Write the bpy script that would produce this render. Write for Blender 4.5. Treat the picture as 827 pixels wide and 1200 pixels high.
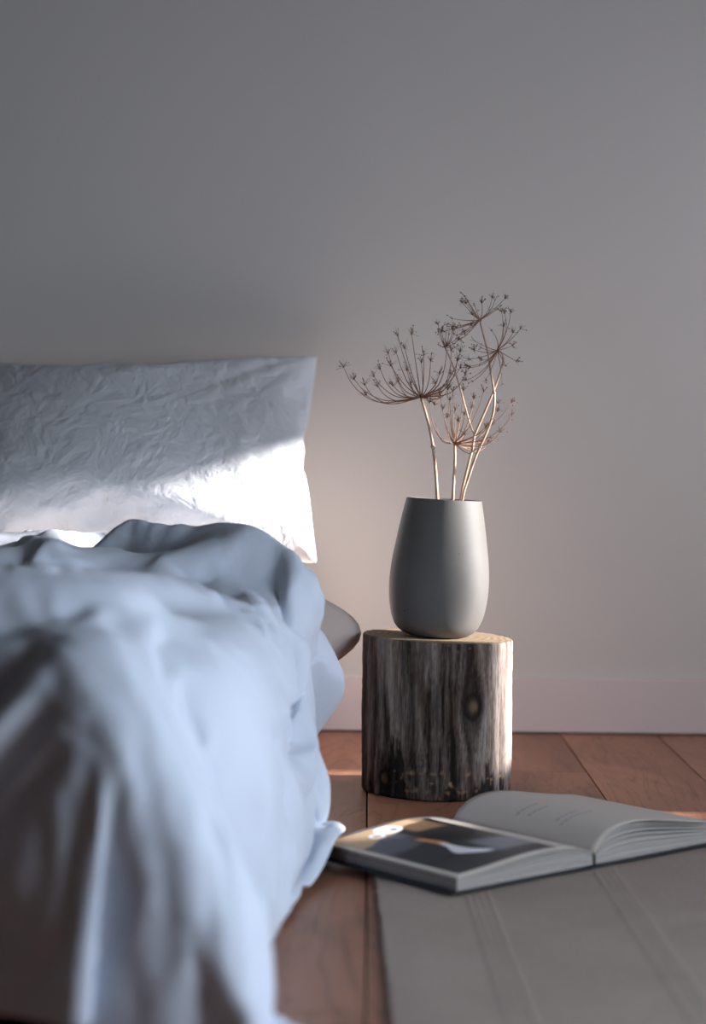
import bpy, bmesh, math, random
from mathutils import Vector, Matrix, noise, Euler

random.seed(7)
PI = math.pi
scene = bpy.context.scene
COL = scene.collection
for o in list(bpy.data.objects):
    bpy.data.objects.remove(o)


def srgb(r, g, b):
    def f(c):
        c /= 255.0
        return c / 12.92 if c <= 0.04045 else ((c + 0.055) / 1.055) ** 2.4
    return (f(r), f(g), f(b), 1.0)


# ------------------------------------------------------------------ camera
FPX = 2190.0                       # focal length in pixels of the 827x1200 frame
cam = bpy.data.cameras.new('camera')
cam.sensor_fit = 'VERTICAL'
cam.sensor_height = 36.0
cam.sensor_width = 36.0 * 827 / 1200
cam.lens = FPX * 36.0 / 1200.0
cam.clip_start = 0.02
cam.dof.use_dof = True
cam.dof.focus_distance = 3.02
cam.dof.aperture_fstop = 2.3
camo = bpy.data.objects.new('camera', cam)
COL.objects.link(camo)
camo.location = (0, 0, 0.55)
YAW, PITCH, ROLL = math.radians(0.48), math.radians(-1.57), math.radians(0.55)
camo.matrix_world = (Matrix.Translation(camo.location) @ Matrix.Rotation(YAW, 4, 'Z')
                     @ Matrix.Rotation(PI / 2 + PITCH, 4, 'X') @ Matrix.Rotation(ROLL, 4, 'Z'))
scene.camera = camo

# ------------------------------------------------------------------ light
W = bpy.data.worlds.new('world')
scene.world = W
W.use_nodes = True
W.node_tree.nodes['Background'].inputs[0].default_value = (0.62, 0.75, 1.0, 1)
W.node_tree.nodes['Background'].inputs[1].default_value = 1.0

TAN_E = 0.325                      # sun elevation about 18 degrees
sun = bpy.data.lights.new('sun', 'SUN')
sun.energy = 21.0
sun.angle = math.radians(1.6)
sun.color = (1.0, 0.98, 0.98)
suno = bpy.data.objects.new('sun', sun)
COL.objects.link(suno)
sd = Vector((-1.0, -0.012, -TAN_E)).normalized()
suno.rotation_euler = sd.to_track_quat('-Z', 'Y').to_euler()
suno.location = (4, 3, 2)


def area(name, loc, direction, sx, sy, energy, color):
    l = bpy.data.lights.new(name, 'AREA')
    l.shape = 'RECTANGLE'
    l.size, l.size_y = sx, sy
    l.energy = energy
    l.color = color
    o = bpy.data.objects.new(name, l)
    COL.objects.link(o)
    o.location = loc
    o.rotation_euler = Vector(direction).to_track_quat('-Z', 'Y').to_euler()
    return o


XR = 1.6                           # inner face of the window wall
# added lamp, standing for daylight at the unseen window beside the camera
area('blind_lamp', (XR - 0.03, 1.20, 0.84), (-1, 0, 0), 1.3, 0.95, 45.0, (0.69, 0.815, 0.99))
# sky seen through the open window beside the log
area('window_daylight', (XR + 0.24, 3.33, 0.86), (-1, 0, 0), 0.6, 0.65, 10.5, (0.80, 0.86, 1.0))

scene.view_settings.view_transform = 'Standard'
scene.view_settings.look = 'None'
scene.view_settings.exposure = 0.0
scene.view_settings.gamma = 1.0
scene.view_settings.use_curve_mapping = False
scene.cycles.max_bounces = 8
scene.cycles.diffuse_bounces = 5
scene.cycles.use_denoising = True
scene.cycles.sample_clamp_indirect = 4.0


# ------------------------------------------------------------------ helpers
def obj(name, me, m=None, parent=None, smooth=False):
    if isinstance(me, bmesh.types.BMesh):
        bm = me
        me = bpy.data.meshes.new(name)
        bm.to_mesh(me)
        bm.free()
    o = bpy.data.objects.new(name, me)
    COL.objects.link(o)
    if m is not None:
        me.materials.append(m)
    if smooth:
        me.shade_smooth()
    if parent is not None:
        o.parent = parent
    return o


def tag(o, label=None, cat=None, group=None, kind=None):
    if label:
        o['label'] = label
    if cat:
        o['category'] = cat
    if group:
        o['group'] = group
    if kind:
        o['kind'] = kind
    return o


def empty(name, loc=(0, 0, 0), rot=(0, 0, 0)):
    o = bpy.data.objects.new(name, None)
    COL.objects.link(o)
    o.empty_display_size = 0.05
    o.location = loc
    o.rotation_euler = rot
    return o


def sm(a, b, x):
    t = max(0.0, min(1.0, (x - a) / (b - a)))
    return t * t * (3 - 2 * t)


def add_box(bm, lo, hi):
    r = bmesh.ops.create_cube(bm, size=1.0)
    for v in r['verts']:
        v.co = Vector([(lo[i] + hi[i]) / 2 + v.co[i] * (hi[i] - lo[i]) for i in range(3)])
    return r['verts']


def boxes(*bs, bevel=0.0):
    bm = bmesh.new()
    for lo, hi in bs:
        add_box(bm, lo, hi)
    if bevel:
        bmesh.ops.bevel(bm, geom=bm.edges[:], offset=bevel, segments=2, affect='EDGES', profile=0.5)
    return bm


def grid_mesh(name, nu, nv, f):
    vs = [f(i / (nu - 1), j / (nv - 1)) for j in range(nv) for i in range(nu)]
    fs = [(j * nu + i, j * nu + i + 1, (j + 1) * nu + i + 1, (j + 1) * nu + i)
          for j in range(nv - 1) for i in range(nu - 1)]
    me = bpy.data.meshes.new(name)
    me.from_pydata([tuple(v) for v in vs], [], fs)
    me.update()
    return me


def catmull(pts, n):
    P = [Vector(p) for p in pts]
    P = [P[0] * 2 - P[1]] + P + [P[-1] * 2 - P[-2]]
    out = []
    for i in range(1, len(P) - 2):
        for k in range(n):
            t = k / n
            a, b, c, d = P[i - 1], P[i], P[i + 1], P[i + 2]
            out.append(0.5 * ((2 * b) + (c - a) * t + (2 * a - 5 * b + 4 * c - d) * t * t
                              + (3 * b - a - 3 * c + d) * t ** 3))
    out.append(P[-2])
    return out


def add_tube(bm, path, radii, sides=6, cap=True):
    path = [Vector(p) for p in path]
    n = len(path)
    if not hasattr(radii, '__len__'):
        radii = [radii] * n
    t = (path[1] - path[0]).normalized()
    ref = Vector((0, 1, 0)) if abs(t.y) < 0.9 else Vector((1, 0, 0))
    u = t.cross(ref).normalized()
    rings = []
    for i in range(n):
        tt = (path[min(i + 1, n - 1)] - path[max(i - 1, 0)]).normalized()
        u = (u - tt * u.dot(tt)).normalized()
        w = tt.cross(u)
        rings.append([bm.verts.new(path[i] + (u * math.cos(2 * PI * k / sides) + w * math.sin(2 * PI * k / sides)) * radii[i])
                      for k in range(sides)])
    for i in range(n - 1):
        for k in range(sides):
            bm.faces.new((rings[i][k], rings[i][(k + 1) % sides], rings[i + 1][(k + 1) % sides], rings[i + 1][k]))
    if cap:
        bm.faces.new(rings[0][::-1])
        bm.faces.new(rings[-1])


# ------------------------------------------------------------------ materials
class NT:
    def __init__(self, name):
        self.m = bpy.data.materials.new(name)
        self.m.use_nodes = True
        self.t = self.m.node_tree
        self.b = self.t.nodes['Principled BSDF']

    def n(self, typ, **kw):
        nd = self.t.nodes.new(typ)
        for k, v in kw.items():
            if k.startswith('i_'):
                nd.inputs[k[2:].replace('_', ' ')].default_value = v
            else:
                setattr(nd, k, v)
        return nd

    def l(self, a, b):
        self.t.links.new(a, b)

    def coord(self, out='Object', scale=(1, 1, 1), loc=(0, 0, 0), rnd=False):
        tc = self.n('ShaderNodeTexCoord')
        mp = self.n('ShaderNodeMapping')
        mp.inputs['Scale'].default_value = scale
        mp.inputs['Location'].default_value = loc
        src = tc.outputs[out]
        if rnd:
            oi = self.n('ShaderNodeObjectInfo')
            mul = self.n('ShaderNodeVectorMath', operation='SCALE')
            cmb = self.n('ShaderNodeCombineXYZ')
            self.l(oi.outputs['Random'], cmb.inputs[0])
            self.l(oi.outputs['Random'], cmb.inputs[2])
            self.l(cmb.outputs[0], mul.inputs[0])
            mul.inputs['Scale'].default_value = 37.0
            ad = self.n('ShaderNodeVectorMath', operation='ADD')
            self.l(src, ad.inputs[0])
            self.l(mul.outputs[0], ad.inputs[1])
            src = ad.outputs[0]
        self.l(src, mp.inputs['Vector'])
        return mp.outputs[0]

    def noise(self, vec, scale, detail=3.0, rough=0.5, dist=0.0):
        nd = self.n('ShaderNodeTexNoise')
        nd.inputs['Scale'].default_value = scale
        nd.inputs['Detail'].default_value = detail
        nd.inputs['Roughness'].default_value = rough
        nd.inputs['Distortion'].default_value = dist
        self.l(vec, nd.inputs['Vector'])
        return nd.outputs['Fac']

    def ramp(self, fac, stops):
        r = self.n('ShaderNodeValToRGB')
        el = r.color_ramp.elements
        while len(el) < len(stops):
            el.new(0.5)
        for e, (p, c) in zip(el, stops):
            e.position = p
            e.color = c if hasattr(c, '__len__') else (c, c, c, 1)
        self.l(fac, r.inputs[0])
        return r.outputs[0]

    def mix(self, fac, a, b, mode='MIX'):
        nd = self.n('ShaderNodeMix', data_type='RGBA', blend_type=mode)
        if hasattr(fac, 'is_linked'):
            self.l(fac, nd.inputs[0])
        else:
            nd.inputs[0].default_value = fac
        for s, v in ((6, a), (7, b)):
            if hasattr(v, 'is_linked'):
                self.l(v, nd.inputs[s])
            else:
                nd.inputs[s].default_value = v
        return nd.outputs[2]

    def bump(self, h, strength=0.3, dist=0.01, prev=None):
        nd = self.n('ShaderNodeBump')
        nd.inputs['Strength'].default_value = strength
        nd.inputs['Distance'].default_value = dist
        self.l(h, nd.inputs['Height'])
        if prev is not None:
            self.l(prev, nd.inputs['Normal'])
        self.l(nd.outputs[0], self.b.inputs['Normal'])
        return nd.outputs[0]

    def out(self, color=None, rough=0.7, spec=0.3):
        if color is not None:
            if hasattr(color, 'is_linked'):
                self.l(color, self.b.inputs['Base Color'])
            else:
                self.b.inputs['Base Color'].default_value = color
        if hasattr(rough, 'is_linked'):
            self.l(rough, self.b.inputs['Roughness'])
        else:
            self.b.inputs['Roughness'].default_value = rough
        self.b.inputs['Specular IOR Level'].default_value = spec
        return self.m


def mat_plaster(name, c1, c2):
    k = NT(name)
    v = k.coord()
    col = k.mix(k.noise(v, 2.2, 4), c1, c2)
    b = k.bump(k.noise(v, 260, 4, 0.6), 0.12, 0.002)
    k.bump(k.noise(v, 9, 3), 0.08, 0.01, b)
    return k.out(col, 0.85, 0.2)


def mat_plain(name, c, rough=0.7, spec=0.3, grain=0.0):
    k = NT(name)
    if grain:
        v = k.coord()
        c = k.mix(k.noise(v, 60, 4), c, tuple(x * (1 - grain) for x in c[:3]) + (1,))
    return k.out(c, rough, spec)


def mat_cloth(name, c, wr=0.25, wr_scale=9.0, weave=0.15, translucent=0.0):
    k = NT(name)
    v = k.coord()
    # soft crumple: ridged distorted noise, then finer creases, then the weave
    n1 = k.noise(v, wr_scale, 5, 0.55, 0.6)
    r1 = k.n('ShaderNodeMath', operation='SUBTRACT')
    k.l(n1, r1.inputs[0])
    r1.inputs[1].default_value = 0.5
    r2 = k.n('ShaderNodeMath', operation='ABSOLUTE')
    k.l(r1.outputs[0], r2.inputs[0])
    b = k.bump(r2.outputs[0], wr, 0.03)
    b = k.bump(k.noise(v, wr_scale * 2.6, 3, 0.5, 1.2), wr * 0.5, 0.012, b)
    b = k.bump(k.noise(v, 900, 2), weave, 0.001, b)
    col = k.mix(k.noise(v, 5, 3), c, tuple(x * 0.95 for x in c[:3]) + (1,))
    k.b.inputs['Sheen Weight'].default_value = 0.1
    return k.out(col, 0.9, 0.15)


def mat_attr(name, attr, rough=0.8, spec=0.25, bump=None):
    k = NT(name)
    a = k.n('ShaderNodeAttribute', attribute_name=attr)
    col = a.outputs['Color']
    if bump:
        v = k.coord(scale=bump[0])
        f = k.noise(v, bump[1], 5, 0.65)
        col = k.mix(0.55, col, k.ramp(f, [(0.3, 0.25), (0.7, 1.0)]), 'MULTIPLY')
        k.bump(f, bump[2], 0.006)
    return k.out(col, rough, spec)


M = {}
M['wall'] = mat_plaster('wall_paint', srgb(210, 203, 196), srgb(204, 197, 190))
M['trim'] = mat_plaster('trim_paint', srgb(218, 204, 201), srgb(213, 199, 196))
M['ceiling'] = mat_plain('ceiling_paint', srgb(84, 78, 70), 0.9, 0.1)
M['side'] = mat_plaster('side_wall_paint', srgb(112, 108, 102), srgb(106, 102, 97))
M['dark'] = mat_plain('joint_dark', srgb(38, 26, 20), 0.9, 0.1)


def mat_wood_floor():
    k = NT('floor_wood')
    v = k.coord(scale=(1, 0.16, 1), rnd=True)
    v2 = k.coord(scale=(1, 0.04, 1), rnd=True)
    big = k.noise(v, 5.5, 3, 0.5, 1.6)
    wv = k.n('ShaderNodeMath', operation='MULTIPLY')
    k.l(big, wv.inputs[0])
    wv.inputs[1].default_value = 9.0
    fr = k.n('ShaderNodeMath', operation='PINGPONG')
    k.l(wv.outputs[0], fr.inputs[0])
    fr.inputs[1].default_value = 0.5
    vein = k.ramp(fr.outputs[0], [(0.0, 0.50), (0.06, 0.92), (0.25, 1.0)])
    fine = k.ramp(k.noise(v2, 160, 4, 0.6), [(0.3, 0.84), (0.7, 1.04)])
    tone = k.mix(k.ramp(k.noise(v, 3.4, 2), [(0.35, 0.0), (0.7, 1.0)]), srgb(196, 138, 108), srgb(158, 107, 81))
    oi = k.n('ShaderNodeObjectInfo')
    tone = k.mix(1.0, tone, k.ramp(oi.outputs['Random'], [(0.0, srgb(205, 203, 200)), (1.0, srgb(255, 250, 246))]), 'MULTIPLY')
    smu = k.ramp(k.noise(k.coord(scale=(1, 0.3, 1), rnd=True), 7.0, 4, 0.6, 1.0), [(0.50, 1.0), (0.72, 0.52)])
    col = k.mix(0.8, tone, vein, 'MULTIPLY')
    col = k.mix(0.85, col, smu, 'MULTIPLY')
    col = k.mix(0.8, col, fine, 'MULTIPLY')
    k.bump(k.noise(v2, 160, 3), 0.08, 0.002)
    return k.out(col, 0.42, 0.4)


M['floor'] = mat_wood_floor()
M['duvet'] = mat_cloth('white_cotton_duvet', srgb(222, 228, 238), 0.18, 7.0)
M['pillow'] = mat_cloth('white_cotton_pillow', srgb(226, 226, 228), 0.42, 13.0)
M['sheet'] = mat_cloth('beige_cotton_sheet', srgb(224, 203, 192), 0.12, 8.0)

# ------------------------------------------------------------------ setting
YB, XL, YF, ZC = 3.79, -2.6, -1.6, 2.5          # back wall, left wall, front wall, ceiling
floor = tag(obj('floor', boxes(((XL, YF, -0.10), (XR, YB, -0.012))), M['dark']), kind='structure')
PW, PX0 = 0.1955, 0.002
for c in range(-14, 9):
    joints = {-1: [1.85, 3.30], 0: [2.28, 0.6], 1: [3.318, 1.5], 2: [1.9, 0.2], -2: [2.6, 0.9]}.get(c)
    if joints is None:
        s = random.uniform(-1.2, 0.2)
        joints = [s + 1.5 * i for i in range(4)]
    js = [YF] + sorted(j for j in joints if YF + 0.2 < j < YB - 0.2) + [YB]
    x0, x1 = max(XL, PX0 + c * PW), min(XR, PX0 + (c + 1) * PW)
    if x1 - x0 < 0.01:
        continue
    for a, b in zip(js, js[1:]):
        cx, cy = (x0 + x1) / 2, (a + b) / 2
        hx, hy = (x1 - x0) / 2 - 0.0013, (b - a) / 2 - 0.0009
        pl = obj('plank', boxes(((-hx, -hy, -0.012), (hx, hy, 0.0)), bevel=0.0008), M['floor'], floor)
        pl.location = (cx, cy, 0)

tag(obj('wall_back', boxes(((XL - 0.15, YB, -0.1), (XR + 0.25, YB + 0.15, ZC))), M['wall']), kind='structure')
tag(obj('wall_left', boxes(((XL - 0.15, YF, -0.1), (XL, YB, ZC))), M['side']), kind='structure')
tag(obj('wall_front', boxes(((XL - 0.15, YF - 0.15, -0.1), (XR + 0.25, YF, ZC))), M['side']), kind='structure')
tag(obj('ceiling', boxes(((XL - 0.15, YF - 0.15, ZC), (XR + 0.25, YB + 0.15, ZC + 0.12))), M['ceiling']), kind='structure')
bb = boxes(((XL, YB - 0.013, 0.004), (XR, YB, 0.113)), bevel=0.0015)
tag(obj('baseboard_back', bb, M['trim']), kind='structure')

# the window wall: everything but the openings, cut as a grid of blocks
HOLES = [  # (y0, y1, z0, z1)
    (3.061, 3.325, 0.495, 1.172),     # open window beside the log
    (3.325, 3.70, 0.66, 1.172),       # its far part, lower edge raised to cut the sun on the floor
    (2.55, 2.66, 0.528, 0.612),      # unseen slit added to throw a sun streak on the book
    (2.895, 2.955, 0.352, 0.425),  # another added slit, for the sun strip on the floor
]
ys = sorted({YF, YB} | {h[0] for h in HOLES} | {h[1] for h in HOLES})
zs = sorted({-0.1, ZC} | {h[2] for h in HOLES} | {h[3] for h in HOLES})
bl = []
for ya, yb in zip(ys, ys[1:]):
    run = None
    for za, zb in zip(zs, zs[1:]):
        hole = any(h[0] <= ya and yb <= h[1] and h[2] <= za and zb <= h[3] for h in HOLES)
        if not hole:
            run = (run[0], zb) if run else (za, zb)
        if hole or zb == zs[-1]:
            if run:
                bl.append(((XR, ya, run[0]), (XR + 0.12, yb, run[1])))
            run = None
tag(obj('wall_right', boxes(*bl), M['wall']), kind='structure')

k = NT('window_glass')
tr = k.n('ShaderNodeBsdfTransparent')
gl = k.n('ShaderNodeBsdfGlossy')
gl.inputs['Roughness'].default_value = 0.02
mx = k.n('ShaderNodeMixShader')
mx.inputs[0].default_value = 0.06
k.l(tr.outputs[0], mx.inputs[1])
k.l(gl.outputs[0], mx.inputs[2])
k.l(mx.outputs[0], k.t.nodes['Material Output'].inputs[0])
M['glass'] = k.m
M['frame'] = mat_plain('window_frame_paint', srgb(220, 218, 214), 0.5, 0.4)


def win(name, y0, y1, z0, z1):
    t = 0.03
    w = tag(obj(name, boxes(((XR + 0.05, y0 - t, z0 - t), (XR + 0.1, y0 + 0.004, z1 + t)), ((XR + 0.05, y1 - 0.004, z0 - t), (XR + 0.1, y1 + t, z1 + t)),
                            ((XR + 0.05, y0, z0 - t), (XR + 0.1, y1, z0 + 0.004)), ((XR + 0.05, y0, z1 - 0.004), (XR + 0.1, y1, z1 + t))), M['frame']), kind='structure')
    obj('pane', boxes(((XR + 0.073, y0, z0), (XR + 0.077, y1, z1))), M['glass'], w)
    return w


win('window_1', 3.061, 3.70, 0.495, 1.172)
WY0, WY1, WZ0, WZ1 = 0.53, 1.87, 0.35, 1.33
bw = tag(obj('window_2', boxes(((XR - 0.012, WY0 - 0.06, WZ0 - 0.06), (XR + 0.01, WY0, WZ1 + 0.06)), ((XR - 0.012, WY1, WZ0 - 0.06), (XR + 0.01, WY1 + 0.06, WZ1 + 0.06)),
                               ((XR - 0.012, WY0, WZ0 - 0.06), (XR + 0.01, WY1, WZ0)), ((XR - 0.012, WY0, WZ1), (XR + 0.01, WY1, WZ1 + 0.06))), M['frame']), kind='structure')
obj('added_blind', boxes(((XR - 0.008, WY0, WZ0), (XR - 0.004, WY1, WZ1))), M['frame'], bw)  # unseen blind, added to keep the sun out of this window

# ------------------------------------------------------------------ bed
XM0, XM1, YM0, YM1, ZM0, ZM1 = -1.50, -0.130, 1.76, 3.74, 0.14, 0.348


def mattress_mesh(infl=0.0, bulge=True):
    """rounded mattress under a fitted sheet; its loose head corner bellies out"""
    nx, ny = 48, 72
    R = 0.07
    prof = []          # outline of the cross-section around z, for a superellipse-like rounding
    bm = bmesh.new()
    rings = []
    ns = 10
    levels = [(-1, 0)]
    for i in range(ns + 1):
        a = -PI / 2 + PI * i / ns
        levels.append((math.sin(a), math.cos(a)))
    zc, hz = (ZM0 + ZM1) / 2, (ZM1 - ZM0) / 2

    def outline(off):
        pts = []
        x0, x1, y0, y1 = XM0 - off, XM1 + off, YM0 - off, YM1 + off * 0.2
        r = 0.09
        for cx, cy, a0 in ((x1 - r, y0 + r, -PI / 2), (x1 - r, y1 - r, 0), (x0 + r, y1 - r, PI / 2), (x0 + r, y0 + r, PI)):
            for i in range(9):
                a = a0 + PI / 2 * i / 8
                pts.append(Vector((cx + r * math.cos(a), cy + r * math.sin(a), 0)))
        # resample evenly
        out = []
        n = len(pts)
        for i in range(n):
            a, b = pts[i], pts[(i + 1) % n]
            m = max(1, int((b - a).length / 0.015))
            for q in range(m):
                out.append(a.lerp(b, q / m))
        return out
    base = outline(0.0)
    cen = Vector(((XM0 + XM1) / 2, (YM0 + YM1) / 2, 0))
    prev = None
    stack = []
    for (s, c) in [(p_.x, p_.y) for p_ in catmull([(-1.0, 0.0, 0), (-0.95, 0.5, 0), (-0.75, 0.82, 0), (-0.4, 0.96, 0), (0, 1.0, 0), (0.4, 0.98, 0),
                                                  (0.7, 0.86, 0), (0.9, 0.6, 0), (0.985, 0.25, 0), (1.0, -0.2, 0)], 3)]:
        ring = []
        for p in base:
            d = Vector((0, 0, 0))
            # inward normal by axis distance
            nrm = Vector((0, 0, 0))
            if p.x > XM1 - 0.09: nrm.x += (p.x - (XM1 - 0.09)) / 0.09
            if p.x < XM0 + 0.09: nrm.x -= ((XM0 + 0.09) - p.x) / 0.09
            if p.y > YM1 - 0.09: nrm.y += (p.y - (YM1 - 0.09)) / 0.09
            if p.y < YM0 + 0.09: nrm.y -= ((YM0 + 0.09) - p.y) / 0.09
            if nrm.length > 0: nrm.normalize()
            q = p + nrm * ((c - 1.0) * 0.085 + infl)
            z = zc + s * (hz + infl)
            if bulge and nrm.x > 0.3:
                g = math.exp(-((p.y - 3.17) / 0.12) ** 2)
                hgt = math.exp(-((s - 0.15) / 0.75) ** 2)
                q.x += 0.111 * g * hgt + 0.010 * g * math.sin(p.y * 62 + s * 2.5)
            ring.append(bm.verts.new((q.x, q.y, z + 0.002 * noise.noise(q * 9))))
        stack.append(ring)
    n = len(base)
    for a, b in zip(stack, stack[1:]):
        for i in range(n):
            bm.faces.new((a[i], a[(i + 1) % n], b[(i + 1) % n], b[i]))
    bm.faces.new(stack[-1])
    bm.faces.new(stack[0][::-1])
    return bm


mattress = tag(obj('mattress', mattress_mesh(), M['sheet'], smooth=True),
               'thick floor mattress in a pale beige fitted sheet under the pillow', 'mattress')
M['base'] = mat_plain('bed_base_wood', srgb(70, 55, 45), 0.8, 0.2, 0.3)
base = empty('bed_base', (0, 0, 0))
tag(base, 'low dark wooden slatted base under the mattress', 'bed base')
for x in (-1.40, -0.82, -0.25):
    obj('bearer', boxes(((x - 0.035, YM0 + 0.10, 0.0), (x + 0.035, YM1 - 0.06, 0.115)), bevel=0.003), M['base'], base)
for i in range(9):
    y = YM0 + 0.14 + i * 0.21
    obj('slat', boxes(((XM0 + 0.05, y - 0.045, 0.115), (XM1 - 0.09, y + 0.045, 0.135)), bevel=0.003), M['base'], base)


def run_cloth(o, colliders, frames, gravity=1.0, bend=0.5, tension=15.0, mass=0.3, pressure=None,
              self_col=True, friction=25.0, quality=5, damping=5.0, air=1.5, shrink=0.0, dist=0.006):
    for c in colliders:
        cm = c.modifiers.new('collision', 'COLLISION')
        c.collision.thickness_outer = 0.004
        c.collision.cloth_friction = friction
    md = o.modifiers.new('cloth', 'CLOTH')
    s = md.settings
    s.quality = quality
    s.mass = mass
    s.tension_stiffness = s.compression_stiffness = tension
    s.shear_stiffness = tension * 0.35
    s.bending_stiffness = bend
    s.tension_damping = s.compression_damping = damping
    s.bending_damping = 0.5
    s.air_damping = air
    s.effector_weights.gravity = gravity
    s.shrink_min = shrink
    if pressure is not None:
        s.use_pressure = True
        s.uniform_pressure_force = pressure
    cs = md.collision_settings
    cs.use_collision = bool(colliders)
    cs.distance_min = dist
    cs.collision_quality = 2
    cs.use_self_collision = self_col
    cs.self_distance_min = dist
    md.point_cache.frame_start = 1
    md.point_cache.frame_end = frames + 1
    for f in range(1, frames + 1):
        scene.frame_set(f)
    dg = bpy.context.evaluated_depsgraph_get()
    me = bpy.data.meshes.new_from_object(o.evaluated_get(dg))
    old = o.data
    o.modifiers.remove(md)
    o.data = me
    bpy.data.meshes.remove(old)
    for c in colliders:
        for m in list(c.modifiers):
            if m.type == 'COLLISION':
                c.modifiers.remove(m)
    scene.frame_set(1)
    o.data.shade_smooth()
    return o


def pillow():
    nx, ny = 64, 44
    w, h = 0.82, 0.55
    idx = {}
    vs, fs = [], []
    for side in (0, 1):
        for j in range(ny):
            for i in range(nx):
                edge = i in (0, nx - 1) or j in (0, ny - 1)
                if side == 1 and edge:
                    idx[1, i, j] = idx[0, i, j]
                    continue
                x = -w + w * i / (nx - 1)
                y = h * j / (ny - 1)
                z = (0.004 if side == 0 else -0.004) * (0 if edge else 1) + 0.0025 * noise.noise(Vector((x * 14, y * 14, side * 9)))
                idx[side, i, j] = len(vs)
                vs.append((x, y, z))
    for side in (0, 1):
        for j in range(ny - 1):
            for i in range(nx - 1):
                q = (idx[side, i, j], idx[side, i + 1, j], idx[side, i + 1, j + 1], idx[side, i, j + 1])
                fs.append(q if side == 0 else q[::-1])
    me = bpy.data.meshes.new('pillow')
    me.from_pydata(vs, [], fs)
    o = obj('pillow', me, M['pillow'])
    run_cloth(o, [], 34, gravity=0.0, bend=0.25, tension=25, mass=0.3, pressure=2.1, self_col=False, air=4.0)
    return tag(o, 'creased white pillow propped against the wall at the head of the mattress', 'pillow')


PILLOW = pillow()
PILLOW.location = (-0.074, 3.36, 0.356)
PILLOW.rotation_euler = (math.radians(48), math.radians(-1.5), math.radians(0))


# --- duvet: a slack cotton cover dropped over the mattress and over rolled bedding, folds form by draping
def duvet():
    nx, ny = 96, 120
    x0, x1 = -1.16, 0.198
    y0, y1 = 1.44, 3.34

    def f(u, v):
        x = x0 + (x1 - x0) * u
        y = y0 + (y1 - y0) * v
        dx, dy = x - (XM1 + 0.02), (YM0 - 0.02) - y       # rounded loose corner
        if dx > 0 and dy > 0:
            k_ = max(dx, dy) / math.hypot(dx, dy)
            x, y = XM1 + 0.02 + dx * k_, YM0 - 0.02 - dy * k_
        top = sm(0.10, -0.20, x) * sm(1.62, 1.95, y)      # how much slack: bunched on top, straighter where it hangs
        y -= 0.23 * sm(-0.45, 0.0, x) * v          # the head edge runs back towards the foot at the open side
        p = Vector((x * 2.8, y * 2.8, 3.7))
        q = Vector((p.x + 0.8 * noise.noise(p * 0.9), p.y + 0.8 * noise.noise(p * 0.9 + Vector((5, 5, 5))), 1.3))
        r1 = 1 - 2 * abs(noise.noise(q * 1.1))
        r2 = noise.noise(q * 2.3 + Vector((4, 1, 0)))
        z = 0.53 + (0.06 + 0.06 * top) * r1 + (0.05 + 0.03 * top) * r2 + 0.02 * noise.noise(p * 4.4 + Vector((1, 8, 0)))
        return (x + 0.05 * noise.noise(p + Vector((9, 0, 0))), y + 0.05 * noise.noise(p + Vector((0, 7, 0))), z)
    o = obj('duvet', grid_mesh('duvet', nx, ny, f), M['duvet'])
    cols = []
    fl = obj('tmp_floor', boxes(((-2, 0.5, -0.1), (1.2, 4, 0.001))))
    cols.append(fl)
    mt = obj('tmp_mattress', mattress_mesh(0.006, bulge=False))
    cols.append(mt)
    cols.append(PILLOW)

    def roll(pts, r):
        bm = bmesh.new()
        path = catmull(pts, 5)
        n = len(path)
        add_tube(bm, path, [r * min(1.0, 0.35 + 3.5 * min(i, n - 1 - i) / n) for i in range(n)], 10)
        cols.append(obj('tmp_roll', bm))
    roll([(-0.85, 3.08, 0.37), (-0.50, 3.12, 0.37), (-0.35, 3.12, 0.365), (-0.25, 3.03, 0.335)], 0.042)
    roll([(-0.29, 1.80, 0.37), (-0.24, 1.72, 0.30), (-0.17, 1.68, 0.16), (-0.12, 1.68, 0.04)], 0.05)
    roll([(-0.265, 1.74, 0.30), (-0.27, 1.69, 0.18), (-0.225, 1.68, 0.05)], 0.04)
    roll([(-0.62, 1.95, 0.37), (-0.45, 1.85, 0.38), (-0.30, 1.84, 0.38), (-0.2, 1.9, 0.36)], 0.045)
    roll([(-0.160, 1.85, 0.12), (-0.145, 2.3, 0.09), (-0.135, 2.66, 0.08), (-0.14, 2.82, 0.09)], 0.05)
    bk = obj('tmp_book', boxes(((-0.26, -0.142, 0.0), (0.26, 0.142, 0.03))))
    bk.location = (0.2152, 2.584, 0.004)
    bk.rotation_euler = (0, 0, math.radians(40.7))
    cols.append(bk)
    roll([(-0.70, 2.62, 0.36), (-0.45, 2.72, 0.37), (-0.30, 2.76, 0.355), (-0.2, 2.72, 0.34)], 0.036)
    roll([(-0.80, 2.20, 0.36), (-0.50, 2.10, 0.37), (-0.30, 2.20, 0.36), (-0.20, 2.35, 0.34)], 0.045)
    run_cloth(o, cols, 36, bend=0.5, tension=18, mass=0.35, friction=60, quality=4, shrink=0.0, self_col=False)
    cols.remove(PILLOW)
    for c in cols:
        me = c.data
        bpy.data.objects.remove(c)
        bpy.data.meshes.remove(me)
    so_ = o.modifiers.new('thick', 'SOLIDIFY')
    so_.thickness = 0.006
    so_.offset = 0.6
    sub = o.modifiers.new('smooth', 'SUBSURF')
    sub.levels = sub.render_levels = 2
    return tag(o, 'crumpled white duvet pulled back over the mattress and hanging to the floor', 'duvet')


DUVET = duvet()
sub = PILLOW.modifiers.new('smooth', 'SUBSURF')
sub.levels = sub.render_levels = 2

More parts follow.
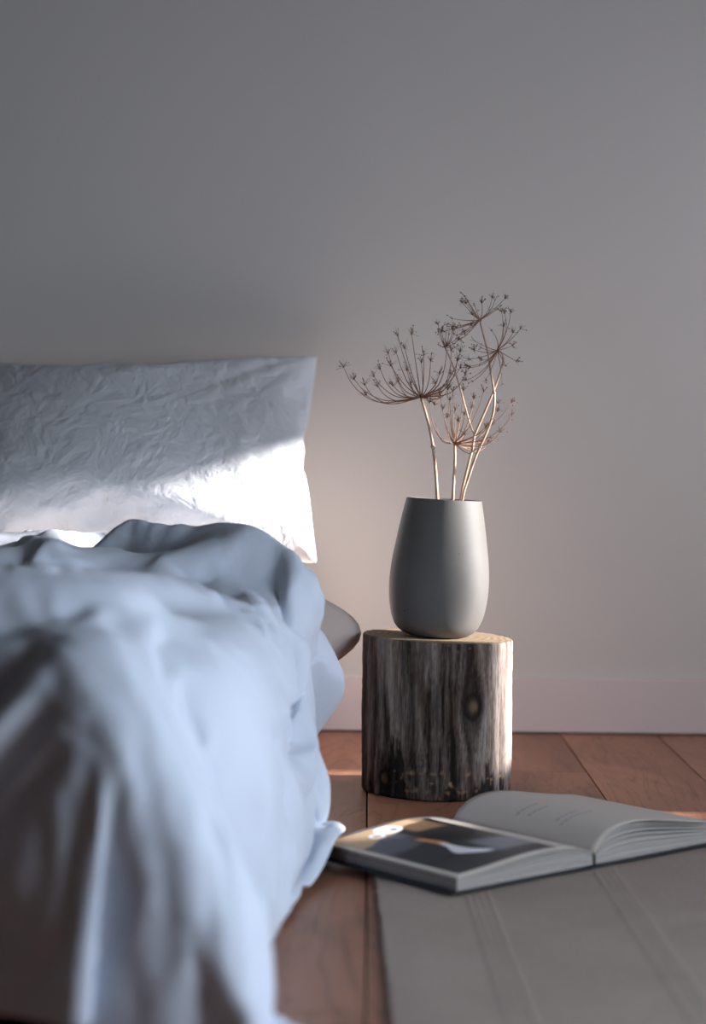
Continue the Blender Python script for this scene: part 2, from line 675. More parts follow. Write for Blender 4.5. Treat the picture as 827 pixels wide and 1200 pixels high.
# ------------------------------------------------------------------ rug
def mat_rug():
    k = NT('rug_linen')
    v = k.coord()
    wv = k.coord(scale=(1, 0.22, 1))
    col = k.mix(k.noise(v, 7, 4), srgb(170, 153, 141), srgb(155, 139, 127))
    col = k.mix(0.6, col, k.ramp(k.noise(wv, 420, 3, 0.7), [(0.25, 0.72), (0.7, 1.05)]), 'MULTIPLY')
    b = k.bump(k.noise(wv, 420, 3, 0.7), 0.35, 0.0012)
    k.bump(k.noise(v, 1100, 2), 0.2, 0.0006, b)
    return k.out(col, 0.95, 0.1)


M['rug'] = mat_rug()
RX, RY = 0.95, 1.90
rug = empty('rug', (0.008, 2.70, 0.0), (0, 0, math.radians(1.3)))
tag(rug, 'flat grey linen rug with woven rib stripes lying under the open book', 'rug')


def rug_z(x, y):
    z = 0.0045
    z += 0.0011 * (noise.noise(Vector((x * 9, y * 9, 1.0))) + 1) * min(1, x / 0.03)
    z += 0.0042 * max(0.0, noise.noise(Vector((x * 6 + y * 3, y * 14, 6.0))) - 0.05) * min(1, x / 0.05)
    for g in (0.112, 0.292, 0.472, 0.652, 0.832):
        for q in range(4):
            d = (x - g - q * 0.0085) / 0.0021
            if abs(d) < 3:
                z += 0.0016 * math.exp(-d * d)
    return z


def rug_pt(u, v):
    x = RX * (u ** 1.25)
    y = -RY * v
    if u == 0:
        x += 0.0022 * noise.noise(Vector((0, y * 60, 2))) + 0.002 * noise.noise(Vector((0, y * 17, 5)))
    return (x, y, rug_z(x, y))


me = grid_mesh('rug_cloth', 300, 200, rug_pt)
cl = obj('rug_cloth', me, M['rug'], rug, smooth=True)
so = cl.modifiers.new('thick', 'SOLIDIFY')
so.thickness = 0.0028
so.offset = -1
bm = bmesh.new()
for i in range(520):
    y = -random.uniform(0.0, RY)
    L = random.uniform(0.002, 0.007)
    add_tube(bm, [(0.002, y, 0.0040), (-L * 0.5, y + random.uniform(-.001, .001), 0.0034), (-L, y + random.uniform(-.003, .003), 0.0012)], 0.0005, 3)
fr = obj('frayed_edge', bm, M['rug'], rug)
fr['kind'] = 'stuff'

# ------------------------------------------------------------------ log
LX, LY, LH, LR = 0.1186, 3.132, 0.2575, 0.1262
log = empty('log_stool', (LX, LY, 0.0))
tag(log, 'weathered upright log with dark streaks and a knot, used as a bedside stand', 'log')
TILT = math.radians(2.0)            # the cut top falls a little to the right
KNOTS = [(24.5, 0.153, 0.017, 1.0), (-47.0, 0.030, 0.013, 0.8), (-14, 0.062, 0.006, 0.4), (-22, 0.045, 0.007, .4)]
C_GREY, C_PALE, C_BROWN, C_DARK, C_TAN = (Vector(srgb(*c)[:3]) for c in ((118, 104, 96), (190, 174, 163), (98, 76, 60), (38, 30, 26), (180, 146, 112)))


def nz(a, b, c):
    return noise.noise(Vector((a, b, c)))


def log_sample(deg, z):
    """radius offset and colour at an angle (0 = facing -Y, positive to +X) and height"""
    th = math.radians(deg)
    s = th * LR * 100            # arc in cm
    zc = z * 100
    # streaks bend round the knots
    ws = s
    knot_d = 0
    knot_t = 0
    for kd, kz, kr, kh in KNOTS:
        ds = s - math.radians(kd) * LR * 100
        dz = zc - kz * 100
        r = kr * 100
        e = math.exp(-((ds / (r * 1.9)) ** 2) - (dz / (r * 3.2)) ** 2)
        ws -= 0.9 * r * math.copysign(1, ds) * e * min(1, abs(ds) / (0.4 * r))
        rr = math.hypot(ds, dz * 0.8) / r
        knot_d += kh * (math.exp(-((rr - 0.75) / 0.3) ** 2) * 0.9 + math.exp(-((ds / (r * 1.0)) ** 2) - (max(0, abs(dz) - r) / (r * 2.4)) ** 2) * 0.55)
        knot_t += kh * math.exp(-(rr / 0.5) ** 2)
    X, Y = math.cos(ws / (LR * 100)) * 12.6, math.sin(ws / (LR * 100)) * 12.6
    n1 = nz(X * 0.55, Y * 0.55, zc * 0.05 + 3)
    n2 = nz(X * 1.5, Y * 1.5, zc * 0.10 + 11)
    n3 = nz(X * 4.0, Y * 4.0, zc * 0.28 + 5)
    n4 = nz(X * 9.0, Y * 9.0, zc * 0.9 + 8)
    light = 0.54 + 0.62 * n1 + 0.40 * n2 + 0.26 * n3 + 0.2 * n4
    # paler on the right flank, slightly paler on the left, darker in front
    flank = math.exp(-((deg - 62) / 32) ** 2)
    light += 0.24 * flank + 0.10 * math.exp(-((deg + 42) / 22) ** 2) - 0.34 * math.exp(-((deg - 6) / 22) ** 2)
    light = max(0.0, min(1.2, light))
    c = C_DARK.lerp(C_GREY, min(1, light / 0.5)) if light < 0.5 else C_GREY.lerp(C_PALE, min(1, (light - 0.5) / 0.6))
    brown = max(0, min(1, nz(X * .5 + 7, Y * .5, zc * .09) * 2.2 + 0.1)) * 0.65
    c = c.lerp(C_BROWN * (0.5 + light), brown * (1 - flank * 0.8))
    # charred, damp patches with ragged tongues at the foot
    tongue = 1.2 + 4.5 * nz(X * 0.35, Y * 0.35, 20) + 4.0 * n2 + 3.0 * n3
    tongue += 7.5 * math.exp(-((deg + 37) / 11) ** 2) + 3.5 * math.exp(-((deg - 38) / 10) ** 2)
    d = max(0, min(1, (tongue - zc) / 1.3))
    c = c.lerp(C_DARK * 0.75, d * 0.92)
    c = c.lerp(C_DARK * 0.8, min(1, knot_d))
    tan = max(0, nz(X * 0.9, Y * 0.9, zc * 1.0 + 30) - 0.33) * 5 * (math.exp(-((zc - 3.0) / 2.0) ** 2) + 0.5 * math.exp(-((zc - 25) / 1.2) ** 2))
    c = c.lerp(C_TAN, min(0.95, tan * (0.45 + 0.55 * (n4 + 0.5)) + knot_t * 0.45))
    rad = 0.0030 * n1 + 0.0012 * n2 + 0.0013 * n3 + 0.0006 * n4 - 0.0016 * d + 0.0035 * knot_t - 0.0022 * min(1, knot_d)
    rad += 0.002 * math.sin(th * 2 + 1) + 0.0012 * math.sin(th * 3)
    return rad, c


NA, NZ = 300, 130
bm = bmesh.new()
cl_ = bm.verts.layers.float_color.new('Col')
rings = []
for j in range(NZ + 1):
    ring = []
    for i in range(NA):
        deg = 360.0 * i / NA - 180
        th = math.radians(deg)
        x0 = LR * math.sin(th)
        top = LH - x0 * math.tan(TILT)
        z = 0.001 + (top - 0.001) * j / NZ
        dr, c = log_sample(deg, z)
        r = LR + dr
        if j == NZ: r -= 0.0015
        if j == 0: r -= 0.002
        v = bm.verts.new((r * math.sin(th), -r * math.cos(th), z))
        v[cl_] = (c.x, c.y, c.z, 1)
        ring.append(v)
    rings.append(ring)
for a, b in zip(rings, rings[1:]):
    for i in range(NA):
        bm.faces.new((a[i], a[(i + 1) % NA], b[(i + 1) % NA], b[i]))
bm.faces.new(rings[0][::-1])
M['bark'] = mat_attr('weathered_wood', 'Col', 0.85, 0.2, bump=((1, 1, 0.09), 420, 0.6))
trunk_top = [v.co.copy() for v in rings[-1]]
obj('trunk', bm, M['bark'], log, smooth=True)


def mat_endgrain():
    k = NT('sawn_end_grain')
    tc = k.n('ShaderNodeTexCoord')
    ln = k.n('ShaderNodeVectorMath', operation='LENGTH')
    k.l(tc.outputs['Object'], ln.inputs[0])
    ad = k.n('ShaderNodeMath', operation='MULTIPLY_ADD')
    k.l(k.noise(tc.outputs['Object'], 12, 3), ad.inputs[0])
    ad.inputs[1].default_value = 0.02
    k.l(ln.outputs['Value'], ad.inputs[2])
    sc = k.n('ShaderNodeMath', operation='MULTIPLY')
    k.l(ad.outputs[0], sc.inputs[0])
    sc.inputs[1].default_value = 260.0
    pp = k.n('ShaderNodeMath', operation='PINGPONG')
    k.l(sc.outputs[0], pp.inputs[0])
    pp.inputs[1].default_value = 0.5
    col = k.mix(k.ramp(pp.outputs[0], [(0.0, 0.0), (0.5, 1.0)]), srgb(138, 116, 94), srgb(172, 150, 124))
    col = k.mix(0.5, col, k.ramp(k.noise(tc.outputs['Object'], 700, 3), [(0.3, 0.6), (0.7, 1.0)]), 'MULTIPLY')
    k.bump(k.noise(tc.outputs['Object'], 500, 3), 0.4, 0.002)
    return k.out(col, 0.9, 0.15)


M['endgrain'] = mat_endgrain()
bm = bmesh.new()
prev = None
cen = bm.verts.new((0, 0, LH))
for q in (0.25, 0.5, 0.75, 0.93, 1.0):
    ring = []
    for i, t in enumerate(trunk_top):
        p = Vector((0, 0, LH)).lerp(t, q)
        p.z += 0.0006 * nz(p.x * 60, p.y * 60, 0) * (q < 1)
        if 0.5 < q < 1: p.z += 0.0006
        ring.append(bm.verts.new(p))
    for i in range(NA):
        k2 = (i + 1) % NA
        if prev is None:
            bm.faces.new((cen, ring[i], ring[k2]))
        else:
            bm.faces.new((prev[i], ring[i], ring[k2], prev[k2]))
    prev = ring
obj('sawn_top', bm, M['endgrain'], log, smooth=True)
# little upstanding splinters left by the saw
bm = bmesh.new()
for i in range(46):
    deg = random.uniform(-120, 120)
    th = math.radians(deg)
    r = LR - 0.003
    x0 = r * math.sin(th)
    z = LH - x0 * math.tan(TILT)
    b = Vector((x0, -r * math.cos(th), z - 0.001))
    d = Vector((random.uniform(-.3, .3), random.uniform(-.3, .3), 1)).normalized() * random.uniform(0.002, 0.0055)
    add_tube(bm, [b, b + d], [0.0007, 0.0001], 3)
sp = obj('splinters', bm, M['endgrain'], log)
sp['kind'] = 'stuff'


# ------------------------------------------------------------------ vase
def mat_concrete():
    k = NT('grey_concrete')
    v = k.coord()
    vs_ = k.coord(scale=(1, 1, 0.35))
    col = k.mix(k.noise(v, 14, 4, 0.6), srgb(107, 103, 98), srgb(93, 89, 85))
    col = k.mix(0.5, col, k.ramp(k.noise(vs_, 40, 4, 0.6), [(0.3, 0.86), (0.7, 1.0)]), 'MULTIPLY')
    vo = k.n('ShaderNodeTexVoronoi')
    vo.inputs['Scale'].default_value = 75
    k.l(v, vo.inputs['Vector'])
    gate = k.ramp(k.noise(v, 30, 1), [(0.60, 0.0), (0.63, 1.0)])
    pore = k.ramp(vo.outputs['Distance'], [(0.06, 1.0), (0.10, 0.0)])
    mul = k.n('ShaderNodeMath', operation='MULTIPLY')
    k.l(gate, mul.inputs[0])
    k.l(pore, mul.inputs[1])
    col = k.mix(mul.outputs[0], col, srgb(48, 46, 44))
    b = k.bump(k.noise(v, 350, 4, 0.6), 0.08, 0.002)
    return k.out(col, 0.62, 0.3)


M['vase'] = mat_concrete()
VH = 0.2285
VX, VY = LX - 0.0045, LY - 0.012
vase = empty('concrete_vase', (VX, VY, LH - (-0.0045) * math.tan(TILT) + 0.0012), (0, math.radians(2.9), 0))
tag(vase, 'smooth grey concrete vase tapering to its mouth, standing on the log', 'vase')
prof = catmull([(0.0, 0, 0.0), (0.040, 0, 0.0), (0.0555, 0, 0.004), (0.0705, 0, 0.018), (0.0795, 0, 0.045), (0.0832, 0, 0.080), (0.0815, 0, 0.118),
                (0.0755, 0, 0.160), (0.0690, 0, 0.198), (0.0632, 0, VH - 0.002), (0.0622, 0, VH)], 6)
prof += [Vector((0.0600, 0, VH + 0.0004)), Vector((0.0570, 0, VH)), Vector((0.0555, 0, VH - 0.004))]
prof += catmull([(0.058, 0, VH - 0.02), (0.068, 0, 0.15), (0.075, 0, 0.09), (0.068, 0, 0.035), (0.045, 0, 0.016), (0.0, 0, 0.014)], 4)
bm = bmesh.new()
NS = 96
rings = []
for p in prof:
    if p.x < 1e-6:
        rings.append([bm.verts.new((0, 0, p.z))])
    else:
        rings.append([bm.verts.new((p.x * math.cos(2 * PI * i / NS), p.x * math.sin(2 * PI * i / NS), p.z)) for i in range(NS)])
for a, b in zip(rings, rings[1:]):
    for i in range(NS):
        j = (i + 1) % NS
        if len(a) == 1 and len(b) == 1: continue
        if len(a) == 1: bm.faces.new((a[0], b[j], b[i]))
        elif len(b) == 1: bm.faces.new((a[i], a[j], b[0]))
        else: bm.faces.new((a[i], a[j], b[j], b[i]))
obj('vase_body', bm, M['vase'], vase, smooth=True)


# ------------------------------------------------------------------ dried umbels
def mat_straw(name, a, b):
    k = NT(name)
    v = k.coord()
    col = k.mix(k.ramp(k.noise(v, 90, 3), [(0.35, 0.0), (0.7, 1.0)]), a, b)
    return k.out(col, 0.65, 0.3)


M['stem'] = mat_straw('dry_stem', srgb(200, 172, 150), srgb(168, 136, 112))
M['ray'] = mat_straw('dry_ray', srgb(150, 112, 86), srgb(120, 86, 66))
M['seed'] = mat_straw('dry_seed', srgb(130, 100, 80), srgb(98, 72, 58))
ZV = 0.257
U = 0.2226e-3                       # unit of the tables below, metres


def umbel(parent, hub, tip_dir, ends, name_pale=False, unit=U, depth=0.75, size=1.0, seedless=0.0, bow=0.22):
    hub = Vector(hub)
    bm = bmesh.new()
    bmesh.ops.create_icosphere(bm, subdivisions=2, radius=0.0027 * size, matrix=Matrix.Translation(hub))
    # small bracts under the hub
    for i in range(7):
        a = 2 * PI * i / 7
        d = Vector((math.cos(a), math.sin(a), -0.25)) * 0.006 * size
        add_tube(bm, [hub, hub + d * 0.6, hub + d + Vector((0, 0, -0.001))], [0.0006, 0.0005, 0.0001], 4)
    um = obj('umbel', bm, M['seed'], parent, smooth=True)
    R = max(math.hypot(e[0], e[1]) for e in ends) * unit
    n = len(ends)
    tip_dir = Vector(tip_dir).normalized()
    for i, e in enumerate(ends):
        dx, dz = e[0] * unit, -e[1] * unit
        L2 = math.hypot(dx, dz)
        room = math.sqrt(max(0.0, R * R * 1.02 - L2 * L2))
        dy = room * depth * (1 if i % 2 else -1) * random.uniform(0.35, 1.0)
        end = hub + Vector((dx, dy, dz))
        v = end - hub
        L = v.length
        # the ray leaves the hub flatter and turns up to the tip
        side = (v - tip_dir * v.dot(tip_dir))
        mid = hub + v * 0.5 + (side * 0.55 - tip_dir * L * 0.5).normalized() * L * bow * random.uniform(0.3, 1.1) * min(1, side.length / L * 1.5)
        q1 = hub.lerp(mid, 0.55) + (mid - (hub + v * .5)) * 0.25
        path = catmull([hub, q1, mid, mid.lerp(end, 0.55) + (mid - (hub + v * .5)) * 0.2, end], 3)
        m = len(path)
        bm = bmesh.new()
        add_tube(bm, path, [0.00105 * size * (1 - 0.55 * t / (m - 1)) for t in range(m)], 5)
        obj('ray', bm, M['ray'], um, smooth=True)
        # the umbellet at its tip
        bm = bmesh.new()
        bmesh.ops.create_icosphere(bm, subdivisions=1, radius=0.0016 * size * random.uniform(0.8, 1.3), matrix=Matrix.Translation(end))
        td = (path[-1] - path[-3]).normalized()
        cnt = random.randint(13, 20) if random.random() > seedless else random.randint(3, 5)
        for _ in range(cnt):
            d = (td * random.uniform(0.25, 1.0) + Vector((random.gauss(0, 1), random.gauss(0, 1), random.gauss(0, 1))) * 0.55 + Vector((0, 0, 0.25))).normalized()
            l = random.uniform(0.005, 0.016) * size
            add_tube(bm, [end, end + d * l], [0.00034, 0.00018], 3)
            if random.random() < 0.28:
                bmesh.ops.create_icosphere(bm, subdivisions=1, radius=random.uniform(0.0007, 0.0014), matrix=Matrix.Translation(end + d * l))
        obj('seed_cluster', bm, M['seed'], um)
    return um


def stem_part(name, parent, pts, r0, r1, node_at=()):
    bm = bmesh.new()
    path = catmull(pts, 6)
    n = len(path)
    rad = [r0 + (r1 - r0) * i / (n - 1) for i in range(n)]
    rad = [r * (1 + 0.06 * nz(p.x * 200, p.z * 160, 1)) for r, p in zip(rad, path)]
    add_tube(bm, path, rad, 8)
    for f in node_at:
        p = path[int(f * (n - 1))]
        bmesh.ops.create_icosphere(bm, subdivisions=2, radius=r0 * 1.25, matrix=Matrix.Translation(p))
    return obj(name, bm, M['stem'], parent, smooth=True)


# positions below are metres relative to the vase mouth: x to the right, y away, z up
VM = Vector((VX + VH * math.sin(math.radians(2.9)), VY, LH + VH))


def S(x, z, y=0.0):
    return VM + Vector((x, y, z))


def thing_stem(label):
    t = empty('dried_umbel', VM)
    return tag(t, label, 'dried flower', 'dried umbels in the vase')


def rel(e, hub):
    return [(x - hub[0], y - hub[1]) for x, y in e]


PX = 0.00142                        # metres per unit of the stem tables


def SP(x, y, d=0.0):
    """stem tables: x, y in units right of / below the middle of the vase mouth"""
    return VM + Vector(((x - 518.5) * PX, d, (587.5 - y) * PX))


LOC = -VM


def local(pts):
    return [p + LOC for p in pts]


def bottom(x, d, lean):
    return [VM + Vector(((x - 518.5) * PX + lean, d + 0.004, -0.195)), VM + Vector(((x - 518.5) * PX + lean * 0.4, d, -0.09))]


# 1: thick stem bowing over towards the bed, wide flat-topped head
t1 = thing_stem('dried umbel with the widest flat-topped head, bowed over towards the bed')
p = bottom(511, 0.0, 0.012) + [SP(510.5, 586), SP(507.5, 548), SP(503, 515), SP(497, 490), SP(490, 467)]
stem_part('stem', t1, local(p), 0.0031, 0.0022, (0.62,))
E1 = [(42, 285), (112, 360), (180, 405), (190, 460), (240, 350), (265, 400), (330, 200), (280, 290), (345, 280), (393, 75), (380, 195), (483, 60), (435, 165),
      (400, 365), (360, 410), (455, 295), (555, 210), (550, 240), (597, 255), (480, 385), (660, 330), (645, 380), (700, 155), (745, 160), (790, 185),
      (740, 315), (770, 245), (805, 275), (710, 430), (670, 465), (820, 330)]
umbel(t1, SP(490, 467) + LOC, (-0.15, 0, 1), rel(E1, (545, 475)), unit=0.2576e-3, depth=0.55, size=1.0, bow=0.24)

# 2: short straight stem, bowl-shaped head
t2 = thing_stem('dried umbel on the shortest straight stem with an open bowl-shaped head')
p = bottom(528.5, -0.012, -0.006) + [SP(528.5, 586, -0.010), SP(529.5, 560, -0.008), SP(530.5, 540, -0.004), SP(530, 521, 0)]
stem_part('stem', t2, local(p), 0.0027, 0.0022)
E2 = [(55, 150), (105, 155), (135, 95), (170, 190), (185, 50), (215, 125), (183, 265), (260, 200), (265, 290), (240, 55), (310, 240), (320, 45), (380, 120),
      (390, 180), (460, 60), (580, 140), (560, 210), (675, 140), (670, 235), (535, 310), (575, 365), (535, 405), (475, 340), (440, 455), (320, 390), (515, 435),
      (375, 510), (450, 420)]
umbel(t2, SP(530, 521) + LOC, (0, 0, 1), rel(E2, (250, 450)), depth=0.6, size=0.85, bow=0.26)

# 3: forked stem with two heads
t3 = thing_stem('forked dried umbel with one small head and one head nodding on a bent neck')
p = bottom(538, 0.012, -0.02) + [SP(538.5, 586, 0.01), SP(546, 549, 0.008), SP(550.5, 530, 0.006), SP(553.5, 511, 0.004)]
stem_part('stem', t3, local(p), 0.0025, 0.0021)
stem_part('branch', t3, local([SP(553.5, 511, 0.004), SP(564, 486, 0.0), SP(575, 459, -0.004), SP(584, 432, -0.008), SP(585.5, 421, -0.010), SP(583, 414.5, -0.011), SP(578.5, 412, -0.012)]), 0.0020, 0.0015, (0.0,))
stem_part('branch', t3, local([SP(553.5, 511, 0.004), SP(548, 497, 0.010), SP(542, 475, 0.018), SP(533, 443, 0.026), SP(525, 421, 0.032), SP(518, 406, 0.036)]), 0.0016, 0.0011)
E3 = [(610, 250), (595, 225), (655, 245), (530, 360), (600, 350), (690, 375), (725, 365), (685, 475), (390, 460), (450, 495), (385, 525), (365, 585), (440, 600),
      (350, 635), (360, 650), (340, 740), (480, 740), (610, 765), (700, 600), (385, 750), (620, 640)]
umbel(t3, SP(578.5, 412, -0.012) + LOC, (-0.45, 0, 0.3), rel(E3, (565, 520)), depth=0.6, size=0.75, seedless=0.4, bow=0.14)
E5 = [(130, 385), (130, 320), (155, 370), (195, 325), (250, 395), (325, 375), (220, 500), (285, 435), (130, 480), (245, 360), (210, 400)]
umbel(t3, SP(518, 406, 0.036) + LOC, (-0.2, 0, 1), rel(E5, (180, 490)), depth=0.6, size=0.7, seedless=0.5, bow=0.12)

# 4: tallest stem, S-bend, head opening upwards
t4 = thing_stem('tallest dried umbel on an S-bent stem, its head opening upwards above the others')
p = bottom(539, -0.006, -0.028) + [SP(540, 586, -0.004), SP(546, 563, -0.006), SP(556, 533, -0.010), SP(567, 508, -0.014), SP(573.5, 488, -0.016),
                                  SP(575.5, 466, -0.016), SP(571.5, 440, -0.012), SP(567, 412, -0.006), SP(558, 376, 0.0)]
stem_part('stem', t4, local(p), 0.0023, 0.0016, (0.44, 0.72))
E4 = [(310, 115), (340, 135), (318, 170), (395, 175), (440, 165), (525, 110), (535, 145), (515, 200), (610, 130), (575, 185), (220, 280), (240, 330), (370, 320),
      (150, 370), (255, 350), (265, 395), (285, 435), (325, 380), (365, 255), (300, 150)]
umbel(t4, SP(558, 376) + LOC, (-0.35, 0, 0.8), rel(E4, (430, 285)), depth=0.6, size=0.75, seedless=0.35, bow=0.10)

# ------------------------------------------------------------------ book
M['paper'] = mat_plain('book_paper', srgb(202, 190, 178), 0.75, 0.25, 0.04)
M['ink'] = mat_plain('book_ink', srgb(162, 155, 148), 0.8, 0.2)
M['cover'] = mat_plain('book_cover', srgb(44, 46, 50), 0.6, 0.3, 0.2)


M['edges'] = mat_plain('page_edges', srgb(196, 188, 180), 0.85, 0.15, 0.1)
M['edges_dark'] = mat_plain('page_edges_grey', srgb(128, 122, 118), 0.9, 0.1, 0.1)
BW, BL = 0.256, 0.276
book = empty('open_book', (0.2152, 2.584, 0.0118), (0, 0, math.radians(40.7)))
tag(book, 'large open hardcover book with a dark photograph on one page, lying on the rug', 'book')


def prof_at(tab, x):
    xs = [t[0] for t in tab]
    i = max(0, min(len(tab) - 2, sum(1 for q in xs if q <= x) - 1))
    (x0, z0), (x1, z1) = tab[i], tab[i + 1]
    p0 = tab[i - 1] if i else (2 * x0 - x1, 2 * z0 - z1)
    p1 = tab[i + 2] if i + 2 < len(tab) else (2 * x1 - x0, 2 * z1 - z0)
    m0 = (z1 - p0[1]) / (x1 - p0[0]) * (x1 - x0)
    m1 = (p1[1] - z0) / (p1[0] - x0) * (x1 - x0)
    t = max(0, min(1, (x - x0) / (x1 - x0)))
    return (2 * t ** 3 - 3 * t * t + 1) * z0 + (t ** 3 - 2 * t * t + t) * m0 + (-2 * t ** 3 + 3 * t * t) * z1 + (t ** 3 - t * t) * m1


CT = 0.0030                         # board thickness
LEFT = [(0.0, 0.018), (0.02, 0.0270), (0.06, 0.0325), (0.11, 0.0330), (0.16, 0.0285), (0.21, 0.0232), (0.26, 0.0195)]
RIGHT = [(0.0, 0.018), (0.012, 0.033), (0.035, 0.0465), (0.07, 0.0525), (0.11, 0.0510), (0.16, 0.0435), (0.21, 0.0360), (0.26, 0.0300)]


def zpage(side, x, frac, y=0.0):
    """height of the leaf that lies at a fraction of the block, x = distance from the gutter"""
    tab = RIGHT if side > 0 else LEFT
    top = prof_at(tab, x)
    if side > 0:
        top *= 1.0 + 0.35 * (y + 0.0) * (0.4 if x < 0.15 else 0.2)
    g = CT + 0.0006
    return g + (top - g) * frac


def leaf_grid(name, side, x0, x1, y0, y1, frac, nx, ny, lift=0.0, m=None, parent=None, shear=0.0):
    def f(u, v):
        x = x0 + (x1 - x0) * u
        y = y0 + (y1 - y0) * v
        return (side * x, y, zpage(side, abs(x), frac, y) + lift)
    me = grid_mesh(name, nx, ny, f)
    if side < 0:
        me.flip_normals()
    return obj(name, me, m, parent, smooth=True)


def bundle(side, fa, fb, wx, gap=0.0):
    """a bundle of leaves between two fractions of the block; its edge shows the single leaves as thin layers"""
    n, ny = 26, 7
    nl = max(3, int((fb - fa) * 34))
    bm = bmesh.new()
    y0, y1 = -BL / 2 + random.uniform(0, 0.0015), BL / 2 - random.uniform(0, 0.0015)
    rows = []
    lv = [0.0] + sorted(min(1, max(0, (q + random.uniform(-0.3, 0.3)) / nl)) for q in range(1, nl)) + [1.0]
    for y in [y0 + (y1 - y0) * q / (ny - 1) for q in range(ny)]:
        cols_ = []
        for i in range(n):
            x = 0.003 + (wx - 0.003) * (i / (n - 1)) ** 1.3
            zb = zpage(side, x, fa, y)
            zt = max(zpage(side, x, fb, y) - gap * math.sin(PI * min(1, x / wx)) ** 0.7, zb + 0.0004)
            cols_.append([bm.verts.new((side * (x + (0.0006 if (q % 2) else 0.0) * (i == n - 1)), y, zb + (zt - zb) * t)) for q, t in enumerate(lv)])
        rows.append(cols_)

    def quad(vs, mi):
        f = bm.faces.new(vs)
        f.material_index = mi
    for ra, rb in zip(rows, rows[1:]):
        for i in range(n - 1):
            quad((ra[i][-1], ra[i + 1][-1], rb[i + 1][-1], rb[i][-1]), 0)
            quad((ra[i + 1][0], ra[i][0], rb[i][0], rb[i + 1][0]), 0)
        for q in range(nl):
            quad((ra[-1][q + 1], ra[-1][q], rb[-1][q], rb[-1][q + 1]), q % 2)
            quad((ra[0][q], ra[0][q + 1], rb[0][q + 1], rb[0][q]), q % 2)
    for r_, fl in ((rows[0], 1), (rows[-1], -1)):
        for i in range(n - 1):
            for q in range(nl):
                vs = (r_[i][q + 1], r_[i][q], r_[i + 1][q], r_[i + 1][q + 1])
                quad(vs if fl > 0 else vs[::-1], q % 2)
    bmesh.ops.recalc_face_normals(bm, faces=bm.faces)
    o = obj('page_bundle', bm, M['edges'], book)
    o.data.materials.append(M['edges_dark'])
    return o


for a, b, w, g in ((0.0, 0.40, 0.2505, 0.0006), (0.40, 0.62, 0.2495, 0.0012), (0.62, 0.80, 0.2505, 0.0016), (0.80, 0.90, 0.249, 0.0012), (0.90, 0.975, 0.2485, 0.0008)):
    bundle(-1, a, b, w, g)
for a, b, w, g in ((0.0, 0.42, 0.2510, 0.0010), (0.42, 0.58, 0.2490, 0.0026), (0.58, 0.72, 0.2500, 0.0030), (0.72, 0.83, 0.2480, 0.0028), (0.83, 0.90, 0.2475, 0.0020), (0.90, 0.955, 0.2490, 0.0016)):
    bundle(1, a, b, w, g)
lp = leaf_grid('page', -1, 0.0, 0.2515, -BL / 2, BL / 2, 1.0, 40, 24, 0.0, M['paper'], book)
rp = leaf_grid('page', 1, 0.0, 0.2520, -BL / 2, BL / 2, 1.0, 48, 24, 0.0, M['paper'], book)
for q in (lp, rp):
    s_ = q.modifiers.new('thick', 'SOLIDIFY')
    s_.thickness = 0.0004
    s_.offset = -1
cover = obj('cover_board', boxes(((-BW - 0.004, -BL / 2 - 0.004, 0), (-0.012, BL / 2 + 0.004, CT)), bevel=0.0006), M['cover'], book)
cover2 = obj('cover_board', boxes(((0.012, -BL / 2 - 0.004, 0), (BW + 0.004, BL / 2 + 0.004, CT)), bevel=0.0006), M['cover'], book)
obj('spine', boxes(((-0.0125, -BL / 2 - 0.004, 0.0), (0.0125, BL / 2 + 0.004, 0.0016)), bevel=0.0004), M['cover'], book)


# the printed photograph: cup on a pale tabletop beside dark cloth


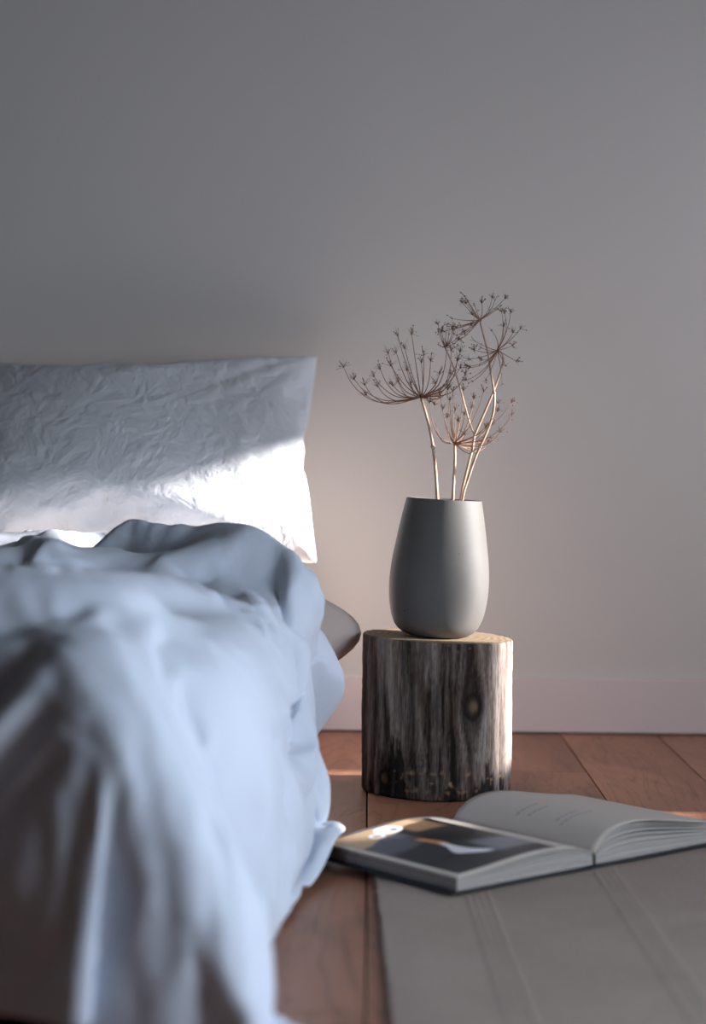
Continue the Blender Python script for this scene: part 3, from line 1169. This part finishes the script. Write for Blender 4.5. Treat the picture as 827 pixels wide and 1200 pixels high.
def photo(u, v):
    """u from the fore-edge (0) to the gutter (1), v from the foot (0) to the head (1)"""
    tan, dark, blk, grey, white, amber, brown, pale = (Vector(srgb(*c)[:3]) for c in (
        (196, 164, 130), (44, 48, 54), (20, 19, 20), (98, 102, 108), (240, 238, 238), (214, 146, 84), (104, 80, 60), (128, 130, 136)))
    c = dark.copy()
    # grey slab beside the table, then darker cloth with folds running across
    c = c.lerp(grey, 0.75 * sm(0.46, 0.56, v - 0.10 * u) * (1 - sm(0.35, 0.55, u)))
    for s_, w in ((0.52, 0.012), (0.27, 0.012)):
        d = abs(v - s_ - 0.22 * (u - 0.3))
        c = c.lerp(blk, 0.65 * (1 - sm(w, w * 2.2, d)) * (1 - sm(0.5, 0.7, u)))
    # pale corner by the gutter, edged black
    c = c.lerp(pale, sm(0.58, 0.66, u) * (1 - sm(0.40, 0.50, v + 0.1 * u)) * sm(0.10, 0.16, v))
    c = c.lerp(blk, sm(0.45, 0.52, u) * sm(0.46, 0.52, v + 0.05 * math.sin(u * 11)))
    c = c.lerp(brown, sm(0.72, 0.78, v) * sm(0.55, 0.62, u) * (1 - sm(0.86, 0.95, u)) * 0.9)
    # pale tabletop along the head
    t = sm(0.0, 0.025, v - 0.715 - 0.25 * u + 0.012 * math.sin(u * 17))
    c = c.lerp(tan, t * (1 - 0.6 * sm(0.78, 0.84, u)))
    # cup seen from above, ring handle
    e = math.hypot((u - 0.49) / 0.125, (v - 0.915) / 0.075)
    c = c.lerp(white, 1 - sm(0.92, 1.06, e))
    e2 = math.hypot((u - 0.525) / 0.030, (v - 0.895) / 0.022)
    c = c.lerp(blk, (1 - sm(0.85, 1.15, e2)) * 0.9)
    r = math.hypot((u - 0.315) / 0.062, (v - 0.865) / 0.045)
    c = c.lerp(white, (1 - sm(0.18, 0.30, abs(r - 0.82))))
    # white streak across the cloth, amber at one end
    k1 = abs(u - (0.46 + 0.02 * math.sin(v * 16)) - 0.10 * sm(0.30, 0.15, v))
    c = c.lerp(amber, sm(0.40, 0.46, v) * (1 - sm(0.62, 0.66, v)) * (1 - sm(0.025, 0.045, k1)))
    wd = 0.02 + 0.045 * math.exp(-((v - 0.27) / 0.10) ** 2)
    c = c.lerp(white, sm(0.14, 0.20, v) * (1 - sm(0.44, 0.52, v)) * (1 - sm(wd, wd * 1.5, k1)))
    return c


nxp, nyp = 110, 120
X0, X1, Y0, Y1 = 0.062, 0.238, -0.126, 0.128


def fph(u, v):
    x = X1 + (X0 - X1) * u
    y = Y0 + (Y1 - Y0) * v
    return (-x, y, zpage(-1, x, 1.0, y) + 0.0004)


me = grid_mesh('printed_photograph', nxp, nyp, fph)
at = me.color_attributes.new('Col', 'FLOAT_COLOR', 'POINT')
for j in range(nyp):
    for i in range(nxp):
        c = photo(i / (nxp - 1), j / (nyp - 1))
        at.data[j * nxp + i].color = (c.x, c.y, c.z, 1)
ph = obj('printed_photograph', me, mat_attr('photo_print', 'Col', 0.42, 0.35), lp, smooth=True)
ph['label'] = 'dark printed photograph of a white cup on a pale table'
# four short lines of small grey text on the facing page
for y, xa, xb in ((0.030, 0.023, 0.066), (0.009, 0.026, 0.064), (-0.042, 0.028, 0.067), (-0.056, 0.022, 0.079)):
    bm = bmesh.new()
    x = xa
    while x < xb:
        w = random.uniform(0.004, 0.010)
        vs = [bm.verts.new((xx, yy, zpage(1, xx, 1.0, yy) + 0.0004)) for xx, yy in ((x, y), (x + w, y), (x + w, y + 0.0032), (x, y + 0.0032))]
        bm.faces.new(vs)
        x += w + 0.0022
    obj('text_line', bm, M['ink'], rp)
